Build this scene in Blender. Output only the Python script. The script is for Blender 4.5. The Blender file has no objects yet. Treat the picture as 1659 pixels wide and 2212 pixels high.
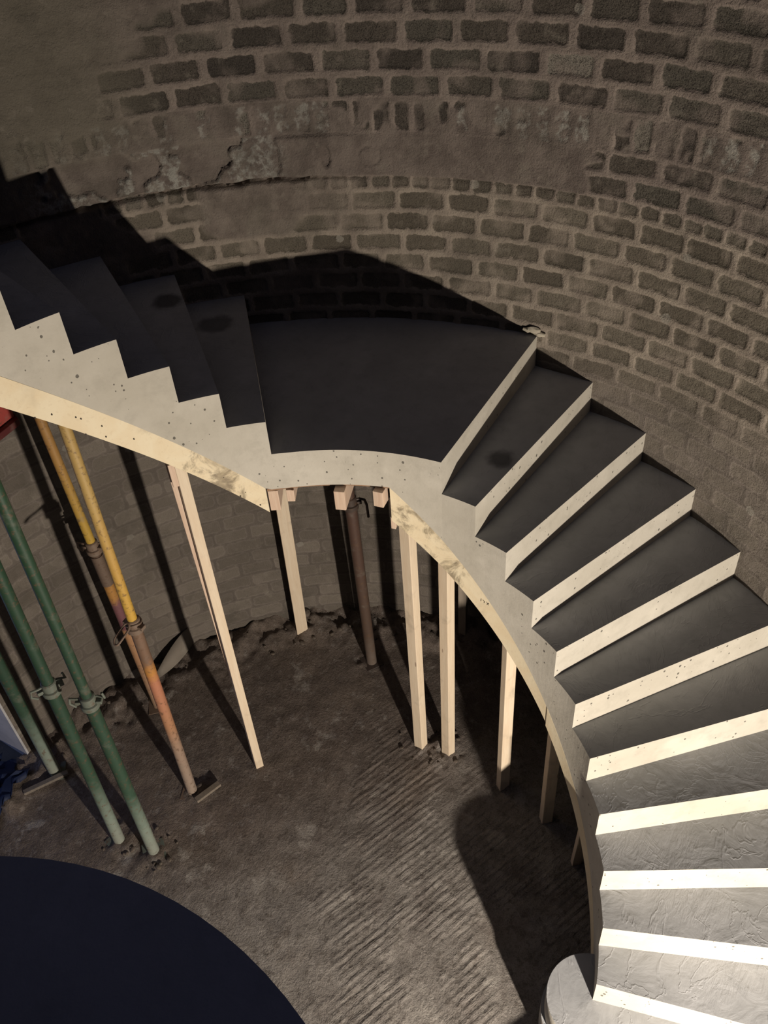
import bpy, bmesh, math, random
import numpy as np
from mathutils import Vector, Matrix
random.seed(7)
R = math.radians
scn = bpy.context.scene
COL = scn.collection
H = 0.17; HU = 0.166
RI = 1.190; RIU = 1.151; RW = 2.26
DL = R(7.766); DU = R(7.912); LAND = R(39.69)
WL = -0.0231; WU = -0.1065
ZF = -2.25

def pt(r, az, z, w=0.0):
    t = math.sqrt(max(r*r-w*w, 0))
    return Vector((t*math.cos(az)-w*math.sin(az), t*math.sin(az)+w*math.cos(az), z))

# ------------------------------------------------------------------ objects
def link(name, me, mat=None, parent=None):
    o = bpy.data.objects.new(name, me); COL.objects.link(o)
    if mat: me.materials.append(mat)
    if parent: o.parent = parent
    return o
def obj(name, bm, mat=None, parent=None, smooth=False, bevel=0.0):
    me = bpy.data.meshes.new(name)
    bmesh.ops.recalc_face_normals(bm, faces=bm.faces)
    bm.to_mesh(me); bm.free()
    if smooth:
        for p in me.polygons: p.use_smooth = True
    o = link(name, me, mat, parent)
    if smooth:
        try: me.set_sharp_from_angle(angle=R(35))
        except Exception: pass
    if bevel:
        b = o.modifiers.new('bevel', 'BEVEL'); b.width = bevel; b.segments = 2; b.limit_method = 'ANGLE'; b.angle_limit = R(40)
    return o
def tag(o, label, cat, group=None):
    o['label'] = label; o['category'] = cat
    if group: o['group'] = group
    return o
def thing(name, label, cat, loc=(0, 0, 0), group=None):
    o = bpy.data.objects.new(name, None); COL.objects.link(o); o.location = loc
    o.empty_display_size = .1
    return tag(o, label, cat, group)
def struct(o): o['kind'] = 'structure'; return o
def reparent(o, p):
    o.parent = p; o.matrix_parent_inverse = Matrix.Translation(-Vector(p.location)); return o

# ------------------------------------------------------------------ bmesh helpers
def prism(bm, poly, z0, z1):
    """poly list of (x,y); z0/z1 numbers or lists"""
    n = len(poly)
    a = [bm.verts.new((p[0], p[1], z0 if not isinstance(z0, (list, tuple)) else z0[i])) for i, p in enumerate(poly)]
    b = [bm.verts.new((p[0], p[1], z1 if not isinstance(z1, (list, tuple)) else z1[i])) for i, p in enumerate(poly)]
    bm.faces.new(a[::-1]); bm.faces.new(b)
    for i in range(n):
        j = (i+1) % n; bm.faces.new((a[i], a[j], b[j], b[i]))
def box(bm, c, size, M=None):
    vs = []
    for x in (-.5, .5):
        for y in (-.5, .5):
            for z in (-.5, .5):
                v = Vector((x*size[0], y*size[1], z*size[2]))
                if M: v = M @ v
                vs.append(bm.verts.new(v+Vector(c)))
    for f in ((0,1,3,2),(4,6,7,5),(0,4,5,1),(2,3,7,6),(0,2,6,4),(1,5,7,3)):
        bm.faces.new([vs[i] for i in f])
def tube(bm, a, b, r0, r1=None, n=20, cap=True):
    a = Vector(a); b = Vector(b); r1 = r0 if r1 is None else r1
    d = (b-a).normalized(); q = d.to_track_quat('Z', 'Y').to_matrix()
    A = []; B = []
    for i in range(n):
        t = 2*math.pi*i/n; u = q @ Vector((math.cos(t), math.sin(t), 0))
        A.append(bm.verts.new(a+u*r0)); B.append(bm.verts.new(b+u*r1))
    for i in range(n):
        j = (i+1) % n; bm.faces.new((A[i], A[j], B[j], B[i]))
    if cap: bm.faces.new(A[::-1]); bm.faces.new(B)
def lathe(bm, a, d, prof, n=24):
    """prof list of (along, radius)"""
    a = Vector(a); d = Vector(d).normalized(); q = d.to_track_quat('Z', 'Y').to_matrix(); rings = []
    for s, r in prof:
        rings.append([bm.verts.new(a+d*s+q @ Vector((r*math.cos(2*math.pi*i/n), r*math.sin(2*math.pi*i/n), 0))) for i in range(n)])
    for k in range(len(rings)-1):
        for i in range(n):
            j = (i+1) % n; bm.faces.new((rings[k][i], rings[k][j], rings[k+1][j], rings[k+1][i]))
    bm.faces.new(rings[0][::-1]); bm.faces.new(rings[-1])
def path_tube(bm, pts, r, n=10, closed=False):
    pts = [Vector(p) for p in pts]; rings = []; m = len(pts); up = Vector((0, 0, 1)); prev = None
    for k in range(m):
        a = pts[(k-1) % m] if (closed or k > 0) else pts[k]; b = pts[(k+1) % m] if (closed or k < m-1) else pts[k]
        d = (b-a).normalized()
        if prev is None:
            u = d.orthogonal().normalized()
        else:
            u = (prev-d*prev.dot(d)).normalized()
        prev = u; v = d.cross(u)
        rings.append([bm.verts.new(pts[k]+(u*math.cos(2*math.pi*i/n)+v*math.sin(2*math.pi*i/n))*r) for i in range(n)])
    for k in range(m if closed else m-1):
        A = rings[k]; B = rings[(k+1) % m]
        for i in range(n):
            j = (i+1) % n; bm.faces.new((A[i], A[j], B[j], B[i]))
    if not closed: bm.faces.new(rings[0][::-1]); bm.faces.new(rings[-1])

# ------------------------------------------------------------------ numpy noise
def vnoise(x, y, scale, seed, period=None):
    rng = np.random.default_rng(seed); T = rng.random((256, 256))
    X = x/scale; Y = y/scale
    xi = np.floor(X).astype(int); yi = np.floor(Y).astype(int); fx = X-xi; fy = Y-yi
    fx = fx*fx*(3-2*fx); fy = fy*fy*(3-2*fy)
    g = lambda a, b: T[a & 255, b & 255]
    return (g(xi, yi)*(1-fx)+g(xi+1, yi)*fx)*(1-fy)+(g(xi, yi+1)*(1-fx)+g(xi+1, yi+1)*fx)*fy
def fbm(x, y, scale, seed, oct=4):
    s = 0; a = 1; t = 0
    for o in range(oct):
        s = s+a*vnoise(x, y, scale/2**o, seed+o*17); t += a; a *= .5
    return s/t
def hash1(a, b, seed):
    v = np.sin(a*127.1+b*311.7+seed*74.7)*43758.5453
    return v-np.floor(v)

# ------------------------------------------------------------------ materials
class NT:
    def __init__(s, name):
        s.m = bpy.data.materials.new(name); s.m.use_nodes = True; s.t = s.m.node_tree
        s.b = s.t.nodes['Principled BSDF']; s.b.inputs['Roughness'].default_value = .85
        s.b.inputs['Specular IOR Level'].default_value = .25
    def n(s, ty, **kw):
        nd = s.t.nodes.new(ty)
        for k, v in kw.items(): setattr(nd, k, v)
        return nd
    def L(s, a, b): s.t.links.new(a, b)
    def put(s, sock, v):
        if hasattr(v, 'links'): s.L(v, sock)
        else: sock.default_value = v
    def coord(s, kind='Object', scale=(1, 1, 1), rot=(0, 0, 0)):
        tc = s.n('ShaderNodeTexCoord'); mp = s.n('ShaderNodeMapping')
        mp.inputs['Scale'].default_value = scale; mp.inputs['Rotation'].default_value = rot
        s.L(tc.outputs[kind], mp.inputs['Vector']); return mp.outputs['Vector']
    def noise(s, vec, scale, detail=4, rough=.6, dist=0):
        nd = s.n('ShaderNodeTexNoise'); nd.inputs['Scale'].default_value = scale; nd.inputs['Detail'].default_value = detail
        nd.inputs['Roughness'].default_value = rough; nd.inputs['Distortion'].default_value = dist
        if vec is not None: s.L(vec, nd.inputs['Vector'])
        return nd.outputs['Fac']
    def voro(s, vec, scale, feature='F1'):
        nd = s.n('ShaderNodeTexVoronoi'); nd.feature = feature; nd.inputs['Scale'].default_value = scale
        s.L(vec, nd.inputs['Vector']); return nd
    def math(s, op, a, b=0.0, c=None, clamp=False):
        nd = s.n('ShaderNodeMath', operation=op, use_clamp=clamp); s.put(nd.inputs[0], a); s.put(nd.inputs[1], b)
        if c is not None: s.put(nd.inputs[2], c)
        return nd.outputs[0]
    def rng(s, v, a, b, c=0.0, d=1.0):
        nd = s.n('ShaderNodeMapRange'); nd.interpolation_type = 'SMOOTHSTEP'
        for i, x in enumerate((v, a, b, c, d)): s.put(nd.inputs[i], x)
        return nd.outputs[0]
    def mix(s, f, a, b, blend='MIX'):
        nd = s.n('ShaderNodeMix', data_type='RGBA', blend_type=blend)
        s.put(nd.inputs['Factor'], f)
        for k, v in (('A', a), ('B', b)):
            sk = [q for q in nd.inputs if q.name == k and q.type == 'RGBA'][0]
            s.put(sk, (v+(1,)) if isinstance(v, tuple) and len(v) == 3 else v)
        return [q for q in nd.outputs if q.type == 'RGBA'][0]
    def ramp(s, f, stops):
        nd = s.n('ShaderNodeValToRGB'); s.L(f, nd.inputs[0]); e = nd.color_ramp.elements
        while len(e) < len(stops): e.new(.5)
        for q, (p, c) in zip(e, stops): q.position = p; q.color = c+(1,) if len(c) == 3 else c
        return nd.outputs[0]
    def bump(s, h, strength=.5, dist=.01, prev=None):
        nd = s.n('ShaderNodeBump'); nd.inputs['Strength'].default_value = strength; nd.inputs['Distance'].default_value = dist
        s.L(h, nd.inputs['Height'])
        if prev is not None: s.L(prev, nd.inputs['Normal'])
        return nd.outputs[0]
    def attr(s, name): 
        nd = s.n('ShaderNodeAttribute'); nd.attribute_name = name; return nd.outputs['Fac']
    def sep(s, vec):
        nd = s.n('ShaderNodeSeparateXYZ'); s.L(vec, nd.inputs[0]); return nd.outputs
    def done(s, col=None, nor=None, rough=None):
        if col is not None: s.put(s.b.inputs['Base Color'], col if hasattr(col, 'links') else col+(1,))
        if nor is not None: s.L(nor, s.b.inputs['Normal'])
        if rough is not None: s.put(s.b.inputs['Roughness'], rough)
        return s.m

def mat_concrete(name, light, dark, pits=True, trowel=False, stains=()):
    t = NT(name); v = t.coord()
    n1 = t.noise(v, 2.3, 5); n2 = t.noise(v, 14, 5, .65); n3 = t.noise(v, 90, 3, .6)
    c = t.mix(t.rng(n1, .3, .7), dark, light)
    c = t.mix(t.math('MULTIPLY', t.rng(n2, .45, .75), .35), c, tuple(x*.72 for x in dark))
    c = t.mix(t.math('MULTIPLY', t.rng(t.noise(v, 5, 3), .55, .75), .4), c, tuple(min(1, x*1.2) for x in light))
    hh = t.math('ADD', t.math('MULTIPLY', n3, .25), t.math('MULTIPLY', n2, .5))
    if pits:
        vo = t.voro(t.coord(scale=(1, 1, .8)), 46); d = vo.outputs['Distance']
        sx = t.sep(vo.outputs['Color'])
        size = t.math('MULTIPLY', t.math('ADD', t.math('POWER', sx[0], 3.2), t.math('MULTIPLY', t.math('SUBTRACT', t.noise(v, 160, 2), .5), .5)), .30)
        size = t.math('MULTIPLY', size, t.rng(t.noise(v, 3.0, 3), .36, .56))
        pit = t.math('MULTIPLY', t.math('LESS_THAN', d, size), t.math('GREATER_THAN', sx[0], .55))
        c = t.mix(t.math('MULTIPLY', pit, .75), c, (.035, .032, .028))
        hh = t.math('SUBTRACT', hh, t.math('MULTIPLY', pit, 1.2))
    if trowel:
        w = t.noise(v, 6, 4, .5, 2.5); w2 = t.noise(t.coord(scale=(5, 18, 1), rot=(0, 0, .7)), 3, 5, .6, 1.5)
        sw = t.math('ABSOLUTE', t.math('SUBTRACT', t.noise(v, 2.6, 4, .55, 2.2), .5)); sw = t.rng(sw, .022, 0.0)
        hh = t.math('ADD', t.math('MULTIPLY', hh, .35), t.math('MULTIPLY', w, .9)); hh = t.math('ADD', hh, t.math('MULTIPLY', t.math('MULTIPLY', w2, .8), t.rng(t.noise(v, 2.2, 2), .5, .65)))
        hh = t.math('ADD', hh, t.math('MULTIPLY', sw, .22))
    for (x, y, rr, am) in stains:
        geo = t.n('ShaderNodeNewGeometry'); dn = t.n('ShaderNodeVectorMath', operation='DISTANCE')
        t.L(geo.outputs['Position'], dn.inputs[0]); dn.inputs[1].default_value = (x, y, stains_z[(x, y)])
        dd = t.math('ADD', dn.outputs['Value'], t.math('MULTIPLY', t.noise(v, 12, 4), .07))
        c = t.mix(t.math('MULTIPLY', t.rng(dd, rr+.05, rr), am), c, (.03, .028, .03))
    nb = t.bump(hh, .45, .006 if not trowel else .009)
    return t.done(c, nb, .9)
stains_z = {}

def mat_timber(name, a, b, knots=True, band=None):
    t = NT(name); v = t.coord(scale=(9, 9, .7)); vo = t.coord()
    n = t.noise(v, 6, 5, .65, .6); g = t.noise(t.coord(scale=(60, 60, 2.2)), 3, 4, .7)
    c = t.mix(t.rng(n, .3, .7), a, b)
    c = t.mix(t.math('MULTIPLY', t.rng(g, .5, .75), .25), c, tuple(x*.6 for x in b))
    oi = t.n('ShaderNodeObjectInfo')
    if knots:
        kv = t.coord(scale=(14, 14, 3.2)); ko = t.voro(kv, 1.0); kr = t.sep(ko.outputs['Color'])[0]
        k = t.math('LESS_THAN', ko.outputs['Distance'], t.math('MULTIPLY', t.math('GREATER_THAN', kr, .8), .13))
        c = t.mix(t.math('MULTIPLY', k, .55), c, (.16, .07, .035))
    dirt = t.rng(t.noise(vo, 7, 5, .6), .56, .75)
    c = t.mix(t.math('MULTIPLY', dirt, .35), c, (.23, .19, .15))
    return t.done(c, t.bump(t.math('ADD', n, g), .25, .003), .75)

def mat_prop(name, stops, z0, z1, base=(.4, .4, .38)):
    """painted steel whose paint changes along the length (world z)"""
    t = NT(name); g = t.n('ShaderNodeNewGeometry'); z = t.sep(g.outputs['Position'])[2]; v = t.coord('Object')
    f = t.math('ADD', t.math('DIVIDE', t.math('SUBTRACT', z, z0), z1-z0), t.math('MULTIPLY', t.math('SUBTRACT', t.noise(g.outputs['Position'], 22, 4), .5), .10))
    c = t.ramp(f, stops)
    n = t.noise(g.outputs['Position'], 38, 6, .7); n2 = t.noise(g.outputs['Position'], 11, 4, .6)
    c = t.mix(t.math('MULTIPLY', t.rng(n, .53, .66), .7), c, (.12, .07, .042))
    c = t.mix(t.math('MULTIPLY', t.rng(n2, .56, .74), .35), c, (.20, .19, .16))
    t.b.inputs['Specular IOR Level'].default_value = .4
    return t.done(c, t.bump(n, .3, .002), .55)

# ------------------------------------------------------------------ camera
cam = bpy.data.cameras.new('camera'); cam_o = bpy.data.objects.new('camera', cam); COL.objects.link(cam_o)
c_r = Vector((0.47500145859556, -0.8779290300174527, -0.060118487877732454))
c_u = Vector((0.6073723408257482, 0.2776482217100194, 0.7443186848260057))
c_f = Vector((0.6367671897420136, 0.3900667676614844, -0.6651131203293015))
Mx = Matrix((( c_r.x, c_u.x, -c_f.x, -1.326921), (c_r.y, c_u.y, -c_f.y, -1.274605), (c_r.z, c_u.z, -c_f.z, 2.250012), (0, 0, 0, 1)))
cam_o.matrix_world = Mx
cam.sensor_fit = 'HORIZONTAL'; cam.sensor_width = 36; cam.lens = 36*1902.75/1659; cam.clip_start = .05
scn.camera = cam_o

# ------------------------------------------------------------------ concrete staircase
WALL_Z = 0
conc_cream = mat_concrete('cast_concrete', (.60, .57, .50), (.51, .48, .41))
def soffit(az):
    d = math.degrees(az)
    if d < -180: d += 360
    if d > 36.5: return min(-0.19+.02098*(d-36.5), .80)
    if d < 10.3: return -0.19+.0219*(d-10.3)
    return -0.19
def rin(az):
    d = math.degrees(az)
    if d >= 36: return RIU
    if d <= 0: return RI
    return RI+(RIU-RI)*d/36
stair = thing('concrete_staircase', 'cream grey cast concrete curved staircase with quarter landing on timber supports', 'staircase')
# two-material step: tread face gets trowelled finish
for k in ((1.45, -.02, -.17),): pass
stains_z[(1.509, -0.159)] = -0.17; stains_z[(1.378, 1.458)] = 0.332; stains_z[(1.518, 1.326)] = 0.166
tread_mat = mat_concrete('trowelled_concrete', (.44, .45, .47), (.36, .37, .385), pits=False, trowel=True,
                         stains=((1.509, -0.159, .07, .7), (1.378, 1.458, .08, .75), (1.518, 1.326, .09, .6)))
def inner_pt(az, w): return pt(rin(az), az, 0, w)
def step_part(name, a0, a1, w0, w1, ztop, n, extra_in=None):
    """a0<a1 azimuths. wedge between the two riser planes"""
    bm = bmesh.new(); inn = []; out = []
    for i in range(n+1):
        f = i/n; az = a0+(a1-a0)*f; w = w0+(w1-w0)*f
        pi_ = inner_pt(az, w); po = pt(2.275, az, 0, w)
        inn.append((pi_, math.atan2(pi_.y, pi_.x))); out.append((po, math.atan2(po.y, po.x)))
    top_i = [bm.verts.new((p.x, p.y, ztop)) for p, a in inn]; top_o = [bm.verts.new((p.x, p.y, ztop)) for p, a in out]
    bot_i = [bm.verts.new((p.x, p.y, min(soffit(a), ztop-.03))) for p, a in inn]; bot_o = [bm.verts.new((p.x, p.y, min(soffit(a), ztop-.03))) for p, a in out]
    for i in range(n):
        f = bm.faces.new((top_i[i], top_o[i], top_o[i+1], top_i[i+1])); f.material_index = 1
        bm.faces.new((bot_i[i+1], bot_o[i+1], bot_o[i], bot_i[i])); bm.faces.new((top_i[i], top_i[i+1], bot_i[i+1], bot_i[i]))
        bm.faces.new((top_o[i+1], top_o[i], bot_o[i], bot_o[i+1]))
    bm.faces.new((top_i[0], bot_i[0], bot_o[0], top_o[0])); bm.faces.new((top_i[n], top_o[n], bot_o[n], bot_i[n]))
    me = bpy.data.meshes.new(name); bmesh.ops.recalc_face_normals(bm, faces=bm.faces); bm.to_mesh(me); bm.free()
    o = link(name, me, conc_cream, stair); me.materials.append(tread_mat)
    return o
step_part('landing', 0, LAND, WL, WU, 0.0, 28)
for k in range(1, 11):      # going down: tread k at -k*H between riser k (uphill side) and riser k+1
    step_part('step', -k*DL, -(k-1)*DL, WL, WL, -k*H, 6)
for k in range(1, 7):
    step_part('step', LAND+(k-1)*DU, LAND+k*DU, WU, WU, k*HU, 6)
# bottom steps with a rounded bulb end
cor = pt(RI, -10*DL, 0, WL)
def bull_step(name, a_hi, a_lo, rb, zt, zb):
    poly = []
    for i in range(0, 41):
        t = R(-25)+(R(215)-R(-25))*i/40
        poly.append((cor.x+rb*math.cos(t), cor.y+.005+rb*math.sin(t)))
    rl = RI if rb < .2 else 1.165
    for i in range(0, 7):
        a = a_lo+R(1.2)*(1-i/6); poly.append((rl*math.cos(a), rl*math.sin(a)))
    for i in range(0, 13):
        a = a_lo+(a_hi-a_lo)*i/12; q = pt(2.275, a, 0, WL); poly.append((q.x, q.y))
    q = pt(RI+.12, a_hi, 0, WL); poly.append((q.x, q.y))
    bm = bmesh.new(); prism(bm, poly, zb, zt)
    me = bpy.data.meshes.new(name); bmesh.ops.recalc_face_normals(bm, faces=bm.faces); bm.to_mesh(me); bm.free()
    o = link(name, me, conc_cream, stair); me.materials.append(tread_mat)
    for p in me.polygons:
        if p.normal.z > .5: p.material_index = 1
        elif abs(p.normal.z) < .5 and p.area < .02: p.use_smooth = True
    return o
bull_step('bullnose_step', -10*DL, -11*DL, .19, -11*H, -12*H)
bull_step('bullnose_step', -10*DL, R(-101), .205, -12*H-.0005, ZF-.02)

# ------------------------------------------------------------------ upper platform near the viewer
bm = bmesh.new(); poly = []
PA = LAND+6*DU-R(3)
cx, cy, cr = -1.6614, -.6696, .6618
for i in range(40):
    a = PA+(R(190)-PA)*i/39; poly.append((RIU*math.cos(a), RIU*math.sin(a)))
for i in range(40):
    a = R(42)+(R(-106)-R(42))*i/39; poly.append((cx+cr*math.cos(a), cy+cr*math.sin(a)))
for i in range(40):
    a = R(217)+(PA-R(217))*i/39; poly.append((2.275*math.cos(a), 2.275*math.sin(a)))
prism(bm, poly, .80, .996)
plat_mat = mat_concrete('platform_concrete', (.50, .50, .54), (.44, .44, .47), pits=False)
tag(obj('concrete_platform', bm, plat_mat), 'smooth dark concrete platform with a rounded edge filling the bottom left corner', 'platform')

# ------------------------------------------------------------------ formwork boards
def board_mat(name, stain):
    t = NT(name); g = t.n('ShaderNodeNewGeometry'); pos = g.outputs['Position']
    az = t.math('ARCTAN2', t.sep(pos)[1], t.sep(pos)[0]); z = t.sep(pos)[2]
    n = t.noise(pos, 5, 5, .6, 1.0); g2 = t.noise(pos, 60, 4, .6)
    c = t.mix(t.rng(n, .3, .7), (.88, .78, .57), (.83, .70, .48))
    c = t.mix(t.math('MULTIPLY', t.rng(g2, .55, .7), .15), c, (.5, .36, .2))
    s1 = t.noise(pos, 7, 7, .7, .8)
    m = t.math('MULTIPLY', t.rng(az, R(stain[0]-6), R(stain[0]+3)), t.rng(az, R(stain[1]+4), R(stain[1]-4)))
    d = t.math('MULTIPLY', t.rng(s1, .44, .60), m)
    c = t.mix(t.math('MULTIPLY', d, .85), c, t.mix(t.rng(t.noise(pos, 26, 5), .35, .65), (.40, .33, .22), (.20, .16, .11)))
    c = t.mix(t.math('MULTIPLY', t.rng(t.noise(pos, 4, 4), .6, .75), .35), c, (.45, .38, .27))
    vo = t.voro(pos, 17); sp = t.math('MULTIPLY', t.math('LESS_THAN', vo.outputs['Distance'], .05), t.math('GREATER_THAN', t.sep(vo.outputs['Color'])[0], .55))
    c = t.mix(t.math('MULTIPLY', sp, .85), c, (.05, .035, .02))
    vo = t.voro(t.coord(scale=(1, 1, .45)), 11); sp = t.math('MULTIPLY', t.math('LESS_THAN', vo.outputs['Distance'], .045), t.math('GREATER_THAN', t.sep(vo.outputs['Color'])[1], .7))
    c = t.mix(t.math('MULTIPLY', sp, .7), c, (.05, .25, .16))
    return t.done(c, t.bump(t.math('ADD', g2, t.math('MULTIPLY', s1, .8)), .25, .003), .6)
bm_up = board_mat('upper_board_wood', (40, 57)); bm_lo = board_mat('lower_board_wood', (-8, 12))
def board(name, a0, a1, wd0, wd1, mat, label, rr=0.0, zoff=0.0, n=40, cut0=0.0):
    bm = bmesh.new(); V = []
    for i in range(n+1):
        f = i/n; az = R(a0+(a1-a0)*f); ri = rin(az)+.004+rr; zt = soffit(az)+zoff; wd = wd0+(wd1-wd0)*f
        wob = 0.0
        c, s = math.cos(az), math.sin(az)
        V.append([bm.verts.new((r*c, r*s, z)) for r, z in ((ri, zt-wd+wob), (ri, zt-.002), (ri+.021, zt-.002), (ri+.021, zt-wd+wob))])
    for i in range(n):
        for j in range(4):
            k = (j+1) % 4; bm.faces.new((V[i][j], V[i][k], V[i+1][k], V[i+1][j]))
    bm.faces.new(V[0][::-1]); bm.faces.new(V[-1])
    o = obj(name, bm, mat, None, True); return tag(o, label, 'board', None)
b1 = board('formwork_board', 37.0, 92, .142, .145, bm_up, 'pale yellow plywood strip under the upper flight, smeared with brown cement')
b2 = board('formwork_board', -31.0, 10.4, .125, .20, bm_lo, 'curved pale timber strip under the lower flight, just below the landing')
b3 = board('formwork_board', -76.0, -31.2, .135, .135, bm_lo, 'curved timber strip at the bottom of the lower flight, fading into shade', rr=-.004)
# nails in the upper strip
nail_m = NT('dark_nail').done((.05, .04, .03), None, .5)
for a, z in ((76.2, .497), (73.2, .478), (69.3, .424), (68.5, .409), (65.3, .343), (68.6, .338), (65.2, .292), (60.3, .234), (42.5, -.20), (38.7, -.27)):
    bm = bmesh.new(); p = pt(RIU+.0035, R(a), z); d = Vector((-math.cos(R(a)), -math.sin(R(a)), 0)); tube(bm, p, p+d*.003, .003, n=8)
    obj('nail', bm, nail_m, b1)

pm = NT('pencil').done((.10, .08, .06), None, .8)
def mark(pts):
    bm = bmesh.new(); path_tube(bm, [pt(RI+.0028, R(a), z) for a, z in pts], .0011, 6); obj('pencil_mark', bm, pm, b2)
mark([(-10.6, -.709), (-10.5, -.726)])
mark([(-11.0, -.711), (-11.5, -.716), (-11.35, -.727)])
mark([(-12.0, -.712), (-12.6, -.725)])
mark([(-12.6, -.712), (-12.1, -.727)])
# plywood deck under landing (thin edge) and joists
wood_pink = mat_timber('joist_timber', (.74, .58, .45), (.66, .48, .36))
wood_post = mat_timber('post_timber', (.80, .68, .52), (.74, .60, .44))
ply_edge = mat_timber('plywood_edge', (.38, .24, .15), (.30, .18, .11), knots=False)
bm = bmesh.new(); pi_ = []; po = []
for i in range(25):
    a = R(10.6+26.1*i/24); pi_.append((rin(a)+.006, a)); po.append((2.2, a))
prism(bm, [(r*math.cos(a), r*math.sin(a)) for r, a in pi_]+[(r*math.cos(a), r*math.sin(a)) for r, a in po[::-1]], -.203, -.1905)
tag(obj('plywood_deck', bm, ply_edge), 'thin brown plywood sheet under the landing between the two curved strips', 'plywood')
def joist(az, r0, r1, wdt, dep, tw, label, zt=-.2035, off=0.0):
    bm = bmesh.new(); a = R(az); c = Vector((math.cos(a), math.sin(a), 0)); t = Vector((-math.sin(a), math.cos(a), 0))
    d = (c*math.cos(R(tw))+t*math.sin(R(tw))); s = Vector((-d.y, d.x, 0))
    p0 = c*r0+t*off; L = r1-r0
    M = Matrix((d, s, Vector((0, 0, 1)))).transposed()
    box(bm, p0+d*(L/2)+Vector((0, 0, zt-dep/2)), (L, wdt, dep), M)
    return tag(obj('timber_joist', bm, wood_pink, bevel=.002), label, 'joist', None)
joist(35.6, 1.155, 2.0, .045, .112, -6, 'pinkish joist end butting the upper yellow strip, leftmost below the landing edge')
joist(31.9, 1.15, 2.0, .034, .066, -6, 'short pinkish joist end just right of the leftmost one, above a timber post')
joist(21.0, 1.13, 2.0, .048, .105, -3, 'tapered looking joist end in the middle of the landing edge, beside a rusty prop')
joist(12.6, 1.15, 2.0, .046, .085, -6, 'joist end at the right of the landing edge, next to the lower curved strip')

# ------------------------------------------------------------------ timber posts
def post(base, top, w, d, ang, label, mat=wood_post, name='timber_post', zb=ZF-.01, wet=True):
    """ang = azimuth (deg) of the normal of the w-wide face"""
    bm = bmesh.new(); n = Vector((math.cos(R(ang)), math.sin(R(ang)), 0)); s = Vector((-n.y, n.x, 0))
    A = Vector((base[0], base[1], zb)); B = Vector(top); vs = []
    for P in (A, B):
        for i, j in ((-1, -1), (1, -1), (1, 1), (-1, 1)):
            vs.append(bm.verts.new(P+n*(i*d/2)+s*(j*w/2)))
    for f in ((0,1,2,3),(4,5,6,7),(0,1,5,4),(1,2,6,5),(2,3,7,6),(3,0,4,7)): bm.faces.new([vs[i] for i in f])
    return tag(obj(name, bm, mat, bevel=.003), label, 'post')
def sz(x, y): return soffit(math.atan2(y, x))
post((1.252, .180), (1.245, .185, sz(1.252, .18)), .060, .052, 169, 'tall pale timber post under the top end of the lower curved strip')
post((1.285, .018), (1.292, .010, sz(1.27, .01)), .060, .052, 162, 'pale timber post, second from the left of those holding up the lower flight')
post((1.220, -.352), (1.232, -.345, sz(1.22, -.35)), .044, .060, 144.5, 'brightly lit square timber post, third along below the lower flight')
post((1.135, -.640), (1.14, -.635, sz(1.13, -.635)), .048, .060, 131, 'timber post half in shadow, below the joint between the two lower curved strips')
post((.975, -.866), (.95, -.90, sz(.975, -.866)), .03, .05, 128, 'thin dark timber post lowest under the lower flight, deep in shade')
post((.718, .978), (.728, .966, sz(.72, .97)), .046, .046, 236, 'slim bright timber post standing alone under the upper flight')
post((.750, 1.008), (.718, 1.012, sz(.718, 1.012)), .036, .036, 228, 'pinkish timber stud nailed close behind the slim bright post', wood_pink)
post((1.690, 1.290), (1.706, 1.262, -.2035), .075, .05, 222, 'flat pale timber post near the brick wall, below the leftmost joist ends')
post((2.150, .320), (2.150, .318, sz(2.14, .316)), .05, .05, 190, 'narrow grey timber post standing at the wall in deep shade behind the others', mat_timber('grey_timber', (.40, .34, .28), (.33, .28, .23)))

# small cleats nailed at post tops
def cleat(c, size, ang, label, mat=wood_pink):
    bm = bmesh.new(); M = Matrix.Rotation(R(ang), 3, 'Z'); box(bm, c, size, M)
    return tag(obj('timber_cleat', bm, mat, bevel=.002), label, 'cleat')
cleat((1.195, .222, -.375), (.022, .022, .17), 10, 'little pinkish timber cleat beside the top of the tall post below the landing corner')
cleat((.694, .978, -.03), (.020, .028, .12), 53, 'little pinkish cleat nailed at the head of the slim bright post')

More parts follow.
